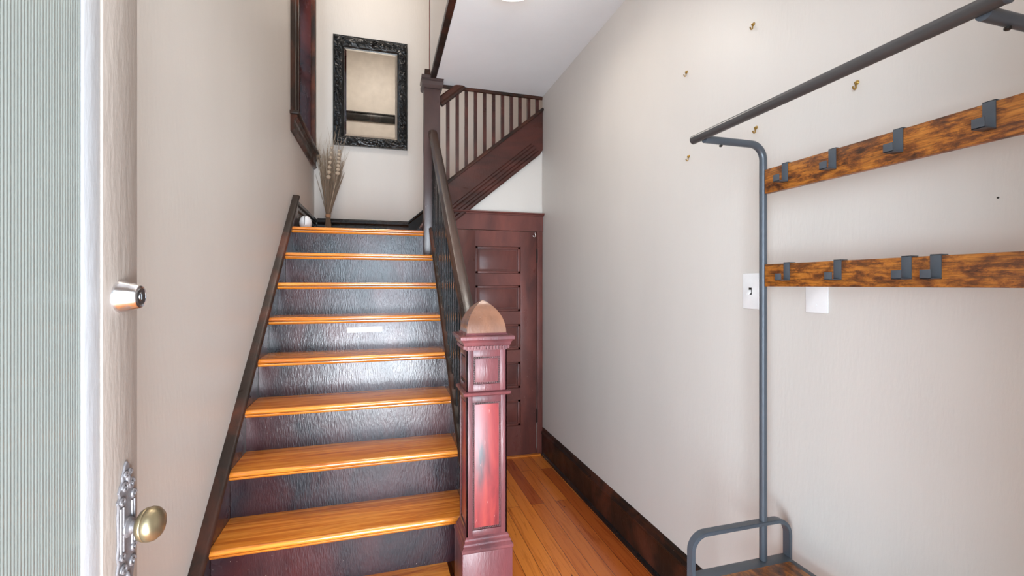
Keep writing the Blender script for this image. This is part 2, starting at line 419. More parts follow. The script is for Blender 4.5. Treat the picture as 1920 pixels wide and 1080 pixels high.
# stairwell upstairs
struct('wall_stairwell', MB().box(XS0 + .002, XS0 + .09, WY, 3.47, ZC + .036, ZU), WALL, 'beige side of the upstairs stairwell above the hall ceiling', 'wall', smooth=False)
struct('wall_stairwell_front', MB().box(XL, XS0 + .09, WY - .1, WY, ZC + .002, ZU), WALL, 'beige front side of the upstairs stairwell', 'wall', smooth=False)
struct('wall_upper_flight', MB().box(XS0 + .002, XE, 3.47, 3.56, ZC + .12, ZU).box(XR + .12, XE, 3.47, 3.56, 0, ZC + .12), WALL, 'beige wall closing the near side of the upper flight', 'wall', smooth=False)
struct('wall_end', MB().box(XE, XE + .1, 3.4, YB + .12, 0, ZU), WALL, 'beige wall at the head of the upper flight', 'wall', smooth=False)
struct('ceiling', MB().box(XS0 + .042, XR + .1, -0.07, 3.495, ZC, ZC + .12).box(XL, XS0 + .042, -0.07, WY, ZC, ZC + .12), CEIL, 'flat pale grey hall ceiling', 'ceiling', smooth=False)
struct('ceiling_upstairs', MB().box(XL - .16, XE + .1, WY - .1, YB + .12, ZU, ZU + .1), CEIL, 'flat ceiling high over the stairwell', 'ceiling', smooth=False)
# stairwell trims
struct('trim_1', MB().box(XS0, XS0 + .040, WY, 3.47, ZC - .004, ZC + .034, bev=.003), SKIRT, 'dark wooden edge board along the left edge of the hall ceiling', 'trim')
struct('trim_2', MB().box(XS0 + .04, XR, 3.497, 3.515, ZC - .022, ZC + .10), SKIRT, 'thin dark strip under the far edge of the hall ceiling', 'trim')
struct('trim_3', MB().box(XS0 - .004, XS0 + .008, 3.464, 3.476, ZC + .06, ZU), DOORW, 'thin dark vertical bead at the corner of the stairwell wall', 'trim')
struct('trim_4', MB().box(XL + .001, XS0, WY, WY + .035, 4.20, 4.34, bev=.008).box(XL + .001, XS0, WY, WY + .05, 4.325, 4.345), BLACKW, 'black wooden band across the stairwell, seen in the mirror', 'trim')

# ------------------------------------------------------------------ baseboards
bp = [(0, 0), (0.016, 0), (0.016, 0.165), (0.022, 0.172), (0.022, 0.182), (0.012, 0.196), (0.010, 0.21), (0, 0.218)]
struct('baseboard_right', MB().sweep(bp, (XR, 0.08, 0), (XR, 3.49, 0), (-1, 0, 0), (0, 0, 1)), SKIRT, 'tall dark brown moulded baseboard along the right wall', 'baseboard', ang=.35)
_br = bpy.data.objects['baseboard_right']; _br['_b'] = (0, 0, 0)
build('shoe_moulding', MB().sweep([(.0155, 0), (.028, 0), (.028, .010), (.024, .020), (.0155, .026)], (XR, 0.085, 0), (XR, 3.45, 0), (-1, 0, 0), (0, 0, 1)), BLACKW, _br, ang=.5)
bl = [(0, 0), (0.02, 0), (0.02, 0.15), (0.03, 0.16), (0.03, 0.18), (0.018, 0.195), (0.026, 0.21), (0.026, 0.235), (0.01, 0.25), (0, 0.25)]
struct('baseboard_left', MB().sweep(bl, (XL, 3.78, ZL), (XL, YB - .001, ZL), (1, 0, 0), (0, 0, 1)), BLACKW, 'black moulded baseboard on the left wall of the landing', 'baseboard', ang=.35)
struct('baseboard_back', MB().sweep(bl, (XL + .03, YB, ZL), (0.262, YB, ZL), (0, -1, 0), (0, 0, 1)), BLACKW, 'black glossy baseboard behind the landing', 'baseboard', ang=.35)
# skirt of the upper flight on the back wall
zz = lambda x: 2.05 + 0.85 * (x - 0.262)
sk = MB().prism([(0.262, ZL), (0.262, zz(.262)), (XE, zz(XE)), (XE, zz(XE) - .45), (0.45, ZL)], 'Y', YB - .022, YB)
sk.sweep([(0, 0), (0.032, 0), (0.032, -.02), (0.022, -.035), (0, -.04)], (0.262, YB, zz(.262)), (XE, YB, zz(XE)), (0, -1, 0), (0, 0, 1))
struct('trim_5', sk, BLACKW, 'black skirt board rising along the back wall beside the upper flight', 'trim', ang=.35)

# ------------------------------------------------------------------ landing window
wn = thing('window_1', (XL, 4.23, WZ0), 'tall dark wood cased window high on the left wall of the landing', 'window', kind='structure')
cp = [(0, 0), (0.036, 0), (0.036, 0.02), (0.026, 0.03), (0.024, 0.10), (0.030, 0.108), (0.030, 0.125), (0.018, 0.135), (0, 0.14)]
c = MB().sweep(cp, (XL, WY0 - .0, WZ0), (XL, WY0, WZ1 + .14), (1, 0, 0), (0, -1, 0))
build('casing', c, SKIRT, wn, ang=.35)
c = MB().sweep(cp, (XL, WY1, WZ0), (XL, WY1, WZ1 + .14), (1, 0, 0), (0, 1, 0)); build('casing', c, SKIRT, wn, ang=.35)
build('head_casing', MB().box(XL, XL + .036, WY0 - .14, WY1 + .14, WZ1, WZ1 + .14, bev=.004), SKIRT, wn)
s_ = MB().box(XL - .02, XL + .062, WY0 - .165, YB - .012, WZ0 - .008, WZ0 + .018, bev=.006)
build('sill', s_, SKIRT, wn)
a_ = MB().sweep([(0, 0), (0.046, 0), (0.046, -.014), (0.030, -.024), (0.030, -.034), (0.022, -.045), (0.022, -.09), (0.03, -.1), (0.012, -.118), (0, -.12)], (XL, WY0 - .14, WZ0 - .008), (XL, YB - .03, WZ0 - .008), (1, 0, 0), (0, 0, 1))
build('apron', a_, SKIRT, wn, ang=.35)
for y0, y1 in ((WY0 - .0, WY0 + .018), (WY1 - .018, WY1)):
    build('jamb', MB().box(XL - .16, XL + .002, y0, y1, WZ0 + .018, WZ1), JAMBW, wn)
    yy = y0 + .018 if y0 < 4 else y0 - .022
    build('stop_bead', MB().box(XL - .112, XL - .094, yy, yy + .022, WZ0 + .018, WZ1, bev=.006), JAMBW, wn)
build('head_jamb', MB().box(XL - .16, XL + .002, WY0, WY1, WZ1 - .018, WZ1), DOORW, wn)
sa = MB()
for zb, zt in ((WZ0 + .018, 3.47), (3.44, WZ1 - .018)):
    xo = -.15 if zb > 3 else -.13
    sa.box(XL + xo, XL + xo + .03, WY0 + .018, WY0 + .065, zb, zt).box(XL + xo, XL + xo + .03, WY1 - .065, WY1 - .018, zb, zt)
    sa.box(XL + xo, XL + xo + .03, WY0 + .065, WY1 - .065, zb, zb + .045).box(XL + xo, XL + xo + .03, WY0 + .065, WY1 - .065, zt - .045, zt)
build('sash', sa, DOORW, wn)
build('pane', MB().box(XL - .12, XL - .116, WY0 + .06, WY1 - .06, WZ0 + .06, 3.43).box(XL - .14, XL - .136, WY0 + .06, WY1 - .06, 3.48, WZ1 - .06), CLEAR, wn)

# ------------------------------------------------------------------ lower flight
st = thing('staircase', (0, NY(1), 0), 'straight wooden staircase with orange pine treads and glossy black risers', 'staircase')
def tread(k, x0, x1, yback):
    yn = NY(k); z = k * RISE; th = .022
    pts = [(yback, z), (yn + .013, z)]
    for i in range(1, 8):
        a = PI / 2 + PI * i / 8
        pts.append((yn + .011 + .011 * math.cos(a), z - .011 + .011 * math.sin(a)))
    pts += [(yn + .013, z - th), (yback, z - th)]
    m = MB().prism(pts, 'X', x0, x1)
    return build('tread', m, TREAD, st, ang=.5)
for k in range(1, 9):
    x1 = 0.266 if k == 1 else XS0
    tread(k, XL + .037, x1, NY(k + 1) + .045)
    z = k * RISE
    y = NY(k) + .030
    cv = [(y + .002, z - .0255), (y - .017, z - .0255), (y - .017, z - .030), (y - .013, z - .036), (y - .006, z - .040), (y + .002, z - .042)]
    build('cove_moulding', MB().prism(cv, 'X', XL + .037, x1), TREAD, st, ang=.5)
    build('riser', MB().box(XL + .037, x1, y, y + .015, (k - 1) * RISE, z - .022), RISER, st)
y = NY(9) + .030; z = ZL
build('cove_moulding', MB().prism([(y + .002, z - .0255), (y - .017, z - .0255), (y - .017, z - .030), (y - .013, z - .036), (y - .006, z - .040), (y + .002, z - .042)], 'X', XL + .037, 0.30), TREAD, st, ang=.5)
build('riser', MB().box(XL + .037, 0.30, y, y + .015, 8 * RISE, z - .022), RISER, st)
# landing boards
pts = [(YB, ZL), (Y9 + .013, ZL)] + [(Y9 + .011 + .011 * math.cos(PI / 2 + PI * i / 8), ZL - .011 + .011 * math.sin(PI / 2 + PI * i / 8)) for i in range(1, 8)] + [(Y9 + .013, ZL - .022), (YB, ZL - .022)]
ln = MB().prism(pts, 'X', XL, 0.300).box(0.300, UX0, 3.561, YB, ZL - .03, ZL).box(XL, UX0, 3.56, YB, ZL - .15, ZL - .031)
build('landing', ln, TREAD, st, ang=.5)
# skirt board on the left wall, with its moulded cap
ztop = lambda y: nose(y) + .035
yap = 3.765
skb = MB().prism([(1.45, 0), (1.45, ztop(1.45) if ztop(1.45) > 0 else .02), (yap, 2.05), (yap, 1.45), (2.12, 0)], 'X', XL, XL + .036)
build('skirt_board', skb, RISER, st, smooth=False)
sl = Vector((0, GO, RISE)).normalized(); up = Vector((0, -RISE, GO)).normalized()
y0c = 1.45
mc = MB().sweep([(0, -.038), (.038, -.038), (.041, -.034), (.042, -.029), (.040, -.024), (.042, -.021), (.046, -.017), (.048, -.012), (.046, -.006), (.040, -.001), (.032, .001), (0, .002)], (XL, y0c, ztop(y0c)), (XL, yap, ztop(yap)), (1, 0, 0), up)
build('skirt_cap', mc, SKIRT, st, ang=.8)
# right string with cap, and the panelling below it
zs = lambda y: nose(y) + .05
ys0, ys1 = 1.762, 3.44
rs = MB().prism([(ys0, zs(ys0) - .30), (ys0, zs(ys0)), (ys1, zs(ys1)), (ys1, zs(ys1) - .34)], 'X', XS0, XS1)
build('string', rs, RISER, st, smooth=False)
build('string_cap', MB().sweep([(-.030, 0), (.030, 0), (.030, .012), (.022, .022), (-.022, .022), (-.030, .012)], (.365, ys0, zs(ys0)), (.365, ys1, zs(ys1)), (1, 0, 0), up), SKIRT, st, ang=.35)
build('spandrel_panel', MB().prism([(ys0, 0), (ys0, zs(ys0) - .28), (3.50, zs(3.5) - .33), (3.50, 0)], 'X', XS0 + .008, XS1 - .008), DOORW, st, smooth=False)

# ------------------------------------------------------------------ newel post at the foot
NXc, NYc = 0.364, 1.674
nw = thing('newel_post', (NXc, NYc, 0), 'worn red mahogany newel post with pointed cap at the foot of the stairs', 'newel post')
hw = .075
build('plinth', MB().box(NXc - .0925, NXc + .0925, NYc - .0925, NYc + .0925, 0, .431, bev=.003), MAHOG, nw)
build('base_moulding', MB().square_loft([(.431, .0925), (.434, .0945), (.443, .0945), (.448, .090), (.451, .086), (.455, .088), (.460, .086), (.465, .081), (.470, .082), (.475, .080), (.480, .075)], NXc, NYc), MAHOG, nw, ang=.25)
def panelled(z0, z1, half, inset, mat, name, depth=.005):
    m = MB(); h = half
    m.box(NXc - h + depth, NXc + h - depth, NYc - h + depth, NYc + h - depth, z0, z1)
    for sx_, sy_ in ((0, -1), (-1, 0), (1, 0), (0, 1)):
        for a0, a1, b0, b1 in ((-h, -h + inset, z0, z1), (h - inset, h, z0, z1), (-h + inset, h - inset, z0, z0 + inset), (-h + inset, h - inset, z1 - inset, z1)):
            if sy_: 
                yb = sorted((NYc + sy_ * h, NYc + sy_ * (h - depth - .0005)))
                m.box(NXc + a0, NXc + a1, yb[0], yb[1], b0, b1, bev=.0006)
            else:
                xb = sorted((NXc + sx_ * h, NXc + sx_ * (h - depth - .0005)))
                m.box(xb[0], xb[1], NYc + a0, NYc + a1, b0, b1, bev=.0006)
    return build(name, m, mat, nw)
SH0, SH1 = .480, .984
shf = panelled(SH0, SH1, hw, .022, MAHOG, 'shaft')
upb = panelled(1.002, 1.152, hw, .025, MAHOG, 'upper_block')
def panel_and_beads(z0, z1, inset, par, pm):
    a = hw - inset - .004; d = hw - .0045
    p = MB()
    p.box(NXc - a + .004, NXc + a - .004, NYc - d - .0018, NYc - d + .002, z0 + inset + .008, z1 - inset - .008, bev=.001)
    p.box(NXc - d - .0018, NXc - d + .002, NYc - a + .004, NYc + a - .004, z0 + inset + .008, z1 - inset - .008, bev=.001)
    p.box(NXc + d - .002, NXc + d + .0018, NYc - a + .004, NYc + a - .004, z0 + inset + .008, z1 - inset - .008, bev=.001)
    build('panel', p, pm, par)
    b = MB(); bs_ = MB(); st_ = .0062
    za, zb = z0 + inset + .004, z1 - inset - .004
    n = max(2, int((2 * a) / st_)); mz = max(2, int((zb - za) / st_))
    def put(u, z):
        b.ball((NXc + u, NYc - d - .0008, z), .0026, 1); bs_.ball((NXc - d - .0008, NYc + u, z), .0026, 1)
    for i in range(n + 1):
        u = -a + 2 * a * i / n; put(u, za); put(u, zb)
    for i in range(1, mz): 
        z = za + (zb - za) * i / mz; put(-a, z); put(a, z)
    build('beading', b, SKIRT, par); build('beading', bs_, SKIRT, par)
panel_and_beads(SH0, SH1, .022, shf, NEWELP)
panel_and_beads(1.002, 1.152, .025, upb, MAHOG)
build('mid_band', MB().square_loft([(.984, .075), (.986, .080), (.990, .086), (.996, .088), (.999, .086), (1.002, .078), (1.0025, .075)], NXc, NYc), MAHOG, nw, ang=.25)
dn = MB()
for i in range(13):
    u = -.076 + .152 * (i + .5) / 13
    for s2 in (-1, 1):
        dn.box(NXc + u - .0038, NXc + u + .0038, NYc + s2 * .0805 - .005, NYc + s2 * .0805 + .005, 1.154, 1.166)
        dn.box(NXc + s2 * .0805 - .005, NXc + s2 * .0805 + .005, NYc + u - .0038, NYc + u + .0038, 1.154, 1.166)
build('dentils', dn, MAHOG, nw)
build('cornice', MB().square_loft([(1.150, .0755), (1.166, .0775), (1.167, .084), (1.173, .087), (1.180, .089), (1.187, .094), (1.190, .099), (1.200, .0995), (1.203, .096), (1.204, .078), (1.209, .076), (1.212, .073)], NXc, NYc), MAHOG, nw, ang=.25)
R_ = (.118 ** 2 + .073 ** 2) / (2 * .073); lv = []
for i in range(17):
    z = .118 * i / 16; lv.append((1.212 + z, max(0, math.sqrt(max(0, R_ * R_ - z * z)) - (R_ - .073)) if i < 16 else 0))
build('pointed_cap', MB().square_loft(lv, NXc, NYc), CAPW, nw, ang=.5)

# ------------------------------------------------------------------ landing newel post
PX, PY = 0.361, 3.50
lp = thing('newel_post', (PX, PY, ZL - .2), 'tall plain grey brown newel post on the landing reaching the ceiling edge', 'newel post')
build('shaft', MB().box(PX - .060, PX + .060, PY - .060, PY + .060, 1.602, 2.872, bev=.004), POSTW, lp)
build('collar', MB().square_loft([(2.862, .060), (2.868, .067), (2.880, .078), (2.905, .080), (2.918, .074), (2.922, .074), (2.926, .082), (2.948, .082), (2.954, .070)], PX - .0, PY - .02), POSTW, lp, ang=.25)
build('post_top', MB().box(PX - .056, PX - .017, PY - .060, PY - .02, 2.95, 3.01, bev=.003), SKIRT, lp)

# ------------------------------------------------------------------ railings
def rail_profile():
    return [(-.020, -.036), (.020, -.036), (.022, -.022), (.031, -.012), (.034, .004), (.030, .020), (.018, .030), (0, .033), (-.018, .030), (-.030, .020), (-.034, .004), (-.031, -.012), (-.022, -.022)]
rl = thing('stair_railing', (.365, NY(1), .3), 'dark brown handrail on thin square balusters beside the lower flight', 'railing')
zr = lambda y: nose(y) + .775      # handrail centre
y0, y1 = 1.752, 3.440
build('handrail', MB().sweep(rail_profile(), (.365, y0, zr(y0)), (.365, y1 - .0, zr(y1)), (1, 0, 0), up), RAILW, rl, ang=.5)
nb = 22
for i in range(nb):
    yb = 1.80 + (3.40 - 1.80) * i / (nb - 1)
    build('baluster', MB().prism([(yb - .011, zs(yb - .011) + .02), (yb + .011, zs(yb + .011) + .02), (yb + .011, zr(yb + .011) - .030), (yb - .011, zr(yb - .011) - .030)], 'X', .354, .376), BLACKW, rl, smooth=False)

# ------------------------------------------------------------------ upper flight
us = thing('staircase', (UX0, 4.2, ZL), 'upper flight rising to the right from the landing behind a deep dark brown string', 'staircase')
for k in range(1, 10):
    x0 = UX0 - .03 + (k - 1) * UGO; z = ZL + k * RISE
    build('tread', MB().prism([(x0, z - .02), (x0 + .008, z), (x0 + UGO + .04, z), (x0 + UGO + .04, z - .03), (x0 + .008, z - .03)], 'Y', 3.572, YB - .03), TREAD, us, smooth=False)
    build('riser', MB().box(x0 + .03, x0 + .045, 3.572, YB - .03, z - RISE, z - .03), RISER, us)
k_ = .825
sb = lambda x: 1.775 + k_ * (x - .42)           # lower edge of the string
stp = lambda x: 2.215 + k_ * (x - .529)         # upper edge
xa, xb = .421, 1.250
ss = MB().prism([(xa, sb(xa)), (xa, stp(xa)), (XR - .002, stp(XR)), (XR - .002, sb(xb) + .03), (1.235, sb(1.235))], 'Y', 3.487, 3.504)
build('string', ss, STRING, us, smooth=False)
sd = Vector((1, 0, k_)).normalized(); su = Vector((-k_, 0, 1)).normalized()
build('string_cap', MB().sweep([(-.028, -.012), (.032, -.012), (.036, 0), (.032, .012), (-.028, .012)], (xa, 3.5, stp(xa)), (XR - .002, 3.5, stp(XR - .002)), (0, -1, 0), su), SKIRT, us, ang=.35)
build('string_moulding', MB().sweep([(0, 0), (.026, 0), (.032, .010), (.032, .026), (.016, .036), (.016, .052), (.024, .060), (.026, .072), (.022, .082), (.010, .092), (.010, .106), (0, .114)], (xa, 3.488, sb(xa)), (1.235, 3.488, sb(1.235)), (0, -1, 0), su), STRING, us, ang=.35)
ur = thing('stair_railing', (.42, 3.5, 2.3), 'upper railing of thin square balusters rising right behind the hall ceiling edge', 'railing')
zu = lambda x: 2.792 + .86 * (x - .42)
build('handrail', MB().sweep(rail_profile(), (.421, 3.5, zu(.421)), (.60, 3.5, zu(.60)), (0, -1, 0), su).sweep(rail_profile(), (.60, 3.512, zu(.60)), (1.255, 3.60, zu(1.255)), (0, -1, 0), su), SKIRT, ur, ang=.5)
for i in range(11):
    xb_ = .488 + i * .0739
    top = min(zu(xb_) - .03, 2.935) if xb_ < .62 else 3.0
    yb0 = 3.4965
    x0, x1 = xb_ - .013, xb_ + .013
    z0 = stp(xb_)
    yc = 3.513 if xb_ > .6 else 3.5
    build('baluster', MB().prism([(x0, stp(x0) + .008), (x1, stp(x1) + .008), (x1, top + (.02 if top < 2.9 else 0)), (x0, top)], 'Y', yc + .004, yc + .026), STRING, ur, smooth=False)

# ------------------------------------------------------------------ small door under the upper flight
d1 = thing('door_1', (.88, 3.5, 0), 'dark red five panel wooden door under the upper flight', 'door', kind='structure')
DX0, DX1, DZ0, DZ1 = .560, 1.207, .012, 1.815
df = 3.482
leaf = MB()
pans = [(.248, .459), (.552, .764), (.860, 1.070), (1.170, 1.380), (1.474, 1.690)]
leaf.box(DX0, .700, df, df + .035, DZ0, DZ1, bev=.001).box(1.072, DX1, df, df + .035, DZ0, DZ1, bev=.001)
zc_ = DZ0
for a, b in pans: leaf.box(.700, 1.072, df + .0005, df + .0345, zc_, a); zc_ = b
leaf.box(.700, 1.072, df + .0005, df + .0345, zc_, DZ1)
lf = build('leaf', leaf, DOORW, d1)
for a, b in pans:
    p = MB().box(.700, 1.072, df + .014, df + .024, a, b)
    o_ = [(.700, a), (1.072, a), (1.072, b), (.700, b)]
    # raised moulding frame
    for (q0, q1, q2, q3) in ((.700, 1.072, a, a + .022), (.700, 1.072, b - .022, b), (.700, .724, a, b), (1.048, 1.072, a, b)):
        p.box(q0, q1, df + .004, df + .016, q2, q3, bev=.004)
    p.box(.734, 1.038, df + .010, df + .016, a + .032, b - .032, bev=.003)
    build('panel', p, DOORW, d1)
build('head_casing', MB().box(.45, XR - .004, 3.474, 3.505, 1.818, 1.955, bev=.002).sweep([(0, 0), (.018, 0), (.018, .006), (.030, .012), (.030, .02), (0, .024)], (.44, 3.474 + .004, 1.943), (XR - .001, 3.478, 1.943), (0, -1, 0), (0, 0, 1)), DOORW, d1, ang=.35)
build('side_casing', MB().box(1.212, XR - .008, 3.474, 3.505, 0, 1.818, bev=.003), DOORW, d1)
build('side_casing', MB().box(.45, .557, 3.474, 3.505, 0, 1.818, bev=.003), DOORW, d1)
build('threshold', MB().box(.45, XR - .03, 3.455, 3.505, 0, .012, bev=.003), TREAD, d1)
for zh in (.32, 1.62):
    build('hinge', MB().tube([(1.209, 3.476, zh - .05), (1.209, 3.476, zh + .05)], .006, 10).ball((1.209, 3.476, zh + .053), .006, 2).ball((1.209, 3.476, zh - .053), .006, 2), DARKM, d1)
hk = [(1.185 + .012 * math.cos(a), 3.474, 1.785 + .012 * math.sin(a)) for a in [PI * (-.9) + PI * 1.1 * i / 8 for i in range(9)]]
build('hook', MB().tube(hk, .0025, 8).ball((1.192, 3.476, 1.803), .005, 2), CHROME, d1)

# ------------------------------------------------------------------ open front door, left of the camera
d2 = thing('door_2', (-.46, .55, 0), 'open beige front door with ribbed glass, chrome deadbolt and brass knob', 'door', kind='structure')
FX = -.440; TH = .042; Y0, Y1 = .10, 1.004
lf = MB()
lf.box(FX - TH, FX, .895, Y1, .012, 2.11, bev=.002)
lf.box(FX - TH, FX, Y0, .215, .012, 2.11, bev=.002)
lf.box(FX - TH, FX, .215, .895, .012, .70).box(FX - TH, FX, .215, .895, 1.99, 2.11)
build('leaf', lf, DOORP, d2)
gb = MB()
for (ya, yb, za, zb) in ((.851, .8955, .70, 1.99), (.2145, .258, .70, 1.99), (.258, .851, .70, .744), (.258, .851, 1.946, 1.99)):
    gb.box(FX - .030, FX - .0035, ya, yb, za, zb, bev=.002)
build('glazing_bead', gb, WHITEP, d2)
# reeded pane
b2 = bmesh.new(); pit = .0056; ya, yb = .256, .853; nr = int((yb - ya) / pit); sg = 6; fr = []; bk = []
for i in range(nr * sg + 1):
    yy = ya + pit * i / sg; ph = (i % sg) / sg
    x = FX - .0070 + .0016 * math.sqrt(max(0, 1 - (2 * ph - 1) ** 2)) if (i % sg) else FX - .0070
    fr.append((x, yy))
ring = fr + [(FX - .0125, fr[-1][1]), (FX - .0125, fr[0][1])]
build('pane', MB().prism(ring, 'Z', .742, 1.948), REED, d2, ang=1.2)
# deadbolt
db = (FX, .945, 1.367)
bolt = build('deadbolt', MB().lathe([(0, 0), (.0285, 0), (.0285, .003), (.0270, .006), (.0235, .020), (.0205, .029), (.0195, .0305), (.0165, .031), (.0160, .0290), (0, .0290)], db, (1, 0, 0), 40), CHROME, d2, ang=.5)
build('lock_core', MB().lathe([(0, .029), (.0145, .029), (.0150, .0305), (.0140, .0312), (.0075, .0312), (.0070, .0325), (0, .0325)], db, (1, 0, 0), 32).box(FX + .0322, FX + .0330, .9440, .9460, 1.362, 1.372), KEYWAY, bolt)
# ornate escutcheon
EY, EZ = .960, .957
out = [(0, .118), (.006, .112), (.010, .100), (.014, .094), (.013, .086), (.020, .080), (.026, .070), (.022, .062), (.030, .054), (.026, .046), (.028, .030), (.026, -.020), (.030, -.040), (.026, -.052), (.031, -.066), (.024, -.080), (.020, -.098), (.010, -.112), (0, -.12)]
pl = [(EY + a, EZ + b) for a, b in out] + [(EY - a, EZ + b) for a, b in out[-2:0:-1]]
es = MB().prism(pl, 'X', FX, FX + .004, bev=.001)
def scroll(cy, cz, r, turn, sgn):
    return [(FX + .005, EY + sgn * (cy + r * (1 - i / 22) * math.cos(turn * i / 22 * 2 * PI)), EZ + cz + r * (1 - i / 22) * math.sin(turn * i / 22 * 2 * PI)) for i in range(20)]
for sgn in (-1, 1):
    for cy, cz, r in ((.010, .074, .010), (.018, .052, .008), (.014, -.068, .010), (.018, -.044, .008), (.006, .095, .006)):
        es.tube(scroll(cy, cz, r, 1.6, sgn), .0026, 8)
    for uu in (.022, .014):
        es.tube([(FX + .0045, EY + sgn * uu, EZ - .036), (FX + .0045, EY + sgn * uu, EZ + .042)], .0022, 8)
es.ball((FX + .004, EY, EZ + .086), .008, 2, (.6, .7, 1.6)).ball((FX + .004, EY, EZ - .09), .008, 2, (.6, .7, 1.6))
plate = build('escutcheon', es, PATINA, d2, ang=.5)
kb = MB().lathe([(0, .003), (.018, .004), (.017, .008), (.011, .011), (.009, .014), (.009, .022), (.012, .024)], (FX, EY, EZ), (1, 0, 0), 32)
knob = build('knob_rose', kb, PATINA, d2, ang=.5)
kp = [(.011, .022), (.020, .0245), (.026, .029), (.0285, .0335), (.0290, .036), (.0280, .0375), (.0293, .039), (.0296, .042), (.0280, .049), (.0225, .0555), (.0130, .0590), (0, .0602)]
kax = Vector((1, -.10, .06)).normalized()
build('knob', MB().lathe(kp, (FX, EY, EZ), tuple(kax), 40), BRASS, d2, ang=.8)

# ------------------------------------------------------------------ mirror
MX0, MX1, MZ0, MZ1 = -.478, .250, 2.796, 3.905
IX0, IX1, IZ0, IZ1 = -.374, .149, 2.897, 3.790
mi = thing('wall_mirror', ((MX0 + MX1) / 2, YB, MZ0), 'large rectangular mirror in a black carved frame on the wall above the landing', 'mirror')
def carved_frame():
    m = MB(); b2 = bmesh.new()
    cw = .104
    def hgt(t, s_, seed):
        # t across 0 outer..1 inner, s_ along in metres
        base = .020 + .016 * math.sin(PI * min(1, max(0, t * 1.05))) ** .7
        if t < .07: base = .030
        if t > .93: base = .016
        orn = 0
        if .1 < t < .9:
            a = noise.noise(Vector((s_ * 26, t * 3.4, seed)))
            ph = s_ * 34 + 2.6 * math.sin(t * 5 + s_ * 8) + 3 * a
            orn = .008 * math.sin(ph) * math.sin(PI * (t - .1) / .8) + .006 * abs(noise.noise(Vector((s_ * 60, t * 9, seed + 3)))) + .005 * a
        return base + orn
    # outer/inner corner points of the mitred frame
    O = [(MX0, MZ0), (MX1, MZ0), (MX1, MZ1), (MX0, MZ1)]; I = [(IX0, IZ0), (IX1, IZ0), (IX1, IZ1), (IX0, IZ1)]
    nt_ = 20
    for sd_ in range(4):
        o0, o1, i0, i1 = O[sd_], O[(sd_ + 1) % 4], I[sd_], I[(sd_ + 1) % 4]
        L = math.dist(o0, o1); ns = int(L / .0065); g = []
        for a in range(ns + 1):
            f = a / ns; row = []
            for b in range(nt_ + 1):
                t = b / nt_
                x = (o0[0] * (1 - f) + o1[0] * f) * (1 - t) + (i0[0] * (1 - f) + i1[0] * f) * t
                z = (o0[1] * (1 - f) + o1[1] * f) * (1 - t) + (i0[1] * (1 - f) + i1[1] * f) * t
                h = hgt(t, x * .9 + z * 1.1 + 5, 1.0)
                row.append(b2.verts.new((x, YB - h, z)))
            g.append(row)
        for a in range(ns):
            for b in range(nt_): b2.faces.new((g[a][b], g[a + 1][b], g[a + 1][b + 1], g[a][b + 1]))
        # outer and inner returns
        for b, dep in ((0, YB), (nt_, YB - .004)):
            lo = [b2.verts.new((r[b].co.x, dep, r[b].co.z)) for r in g]
            for a in range(ns): b2.faces.new((g[a][b], lo[a], lo[a + 1], g[a + 1][b]))
    bmesh.ops.remove_doubles(b2, verts=b2.verts, dist=.0005)
    bmesh.ops.recalc_face_normals(b2, faces=b2.faces)
    m.merge(b2)
    # scrolls in high relief
    rnd = random.Random(3)
    def sc_(cx, cz, r, t0, dirn, turns=1.4):
        pts = []
        for i in range(18):
            f = i / 17; rr = r * (1 - .8 * f); a = t0 + dirn * turns * 2 * PI * f
            pts.append((cx + rr * math.cos(a), YB - .040 + .004 * f, cz + rr * math.sin(a)))
        m.tube(pts, [.0050 * (1 - .4 * i / 17) for i in range(18)], 6)
    z = MZ0 + .05; k = 0
    while z < MZ1 - .04:
        for xc in (MX0 + .048, MX1 - .048): sc_(xc + (.012 if k % 2 else -.012), z, rnd.uniform(.020, .030), rnd.uniform(0, 6), 1 if k % 2 else -1)
        z += .046; k += 1
    x = MX0 + .10; 
    while x < MX1 - .08:
        for zc__ in (MZ0 + .05, MZ1 - .052): sc_(x, zc__ + (.010 if k % 2 else -.010), rnd.uniform(.018, .028), rnd.uniform(0, 6), 1 if k % 2 else -1)
        x += .050; k += 1
    for xc in (MX0 + .05, MX1 - .05):
        for zc__ in (MZ0 + .05, MZ1 - .05): m.ball((xc, YB - .034, zc__), .026, 2, (1, .5, 1))
    m.ball(((MX0 + MX1) / 2, YB - .036, MZ1 - .05), .026, 2, (1.3, .5, 1)); m.ball(((MX0 + MX1) / 2, YB - .036, MZ0 + .05), .024, 2, (1.3, .5, 1))
    return m
build('frame', carved_frame(), CARVED, mi, ang=.9)
b2 = bmesh.new(); gl = MB(); bw = .022
o4 = [(IX0, IZ0), (IX1, IZ0), (IX1, IZ1), (IX0, IZ1)]; i4 = [(IX0 + bw, IZ0 + bw), (IX1 - bw, IZ0 + bw), (IX1 - bw, IZ1 - bw), (IX0 + bw, IZ1 - bw)]
vo = [b2.verts.new((x, YB - .006, z)) for x, z in o4]; vi = [b2.verts.new((x, YB - .0085, z)) for x, z in i4]; vk = [b2.verts.new((x, YB - .002, z)) for x, z in o4]
b2.faces.new(vi); b2.faces.new(vk[::-1])
for i in range(4): b2.faces.new((vo[i], vo[(i + 1) % 4], vi[(i + 1) % 4], vi[i])); b2.faces.new((vk[i], vk[(i + 1) % 4], vo[(i + 1) % 4], vo[i]))
bmesh.ops.recalc_face_normals(b2, faces=b2.faces); gl.merge(b2)
build('mirror_glass', gl, MIRROR, mi, smooth=False)

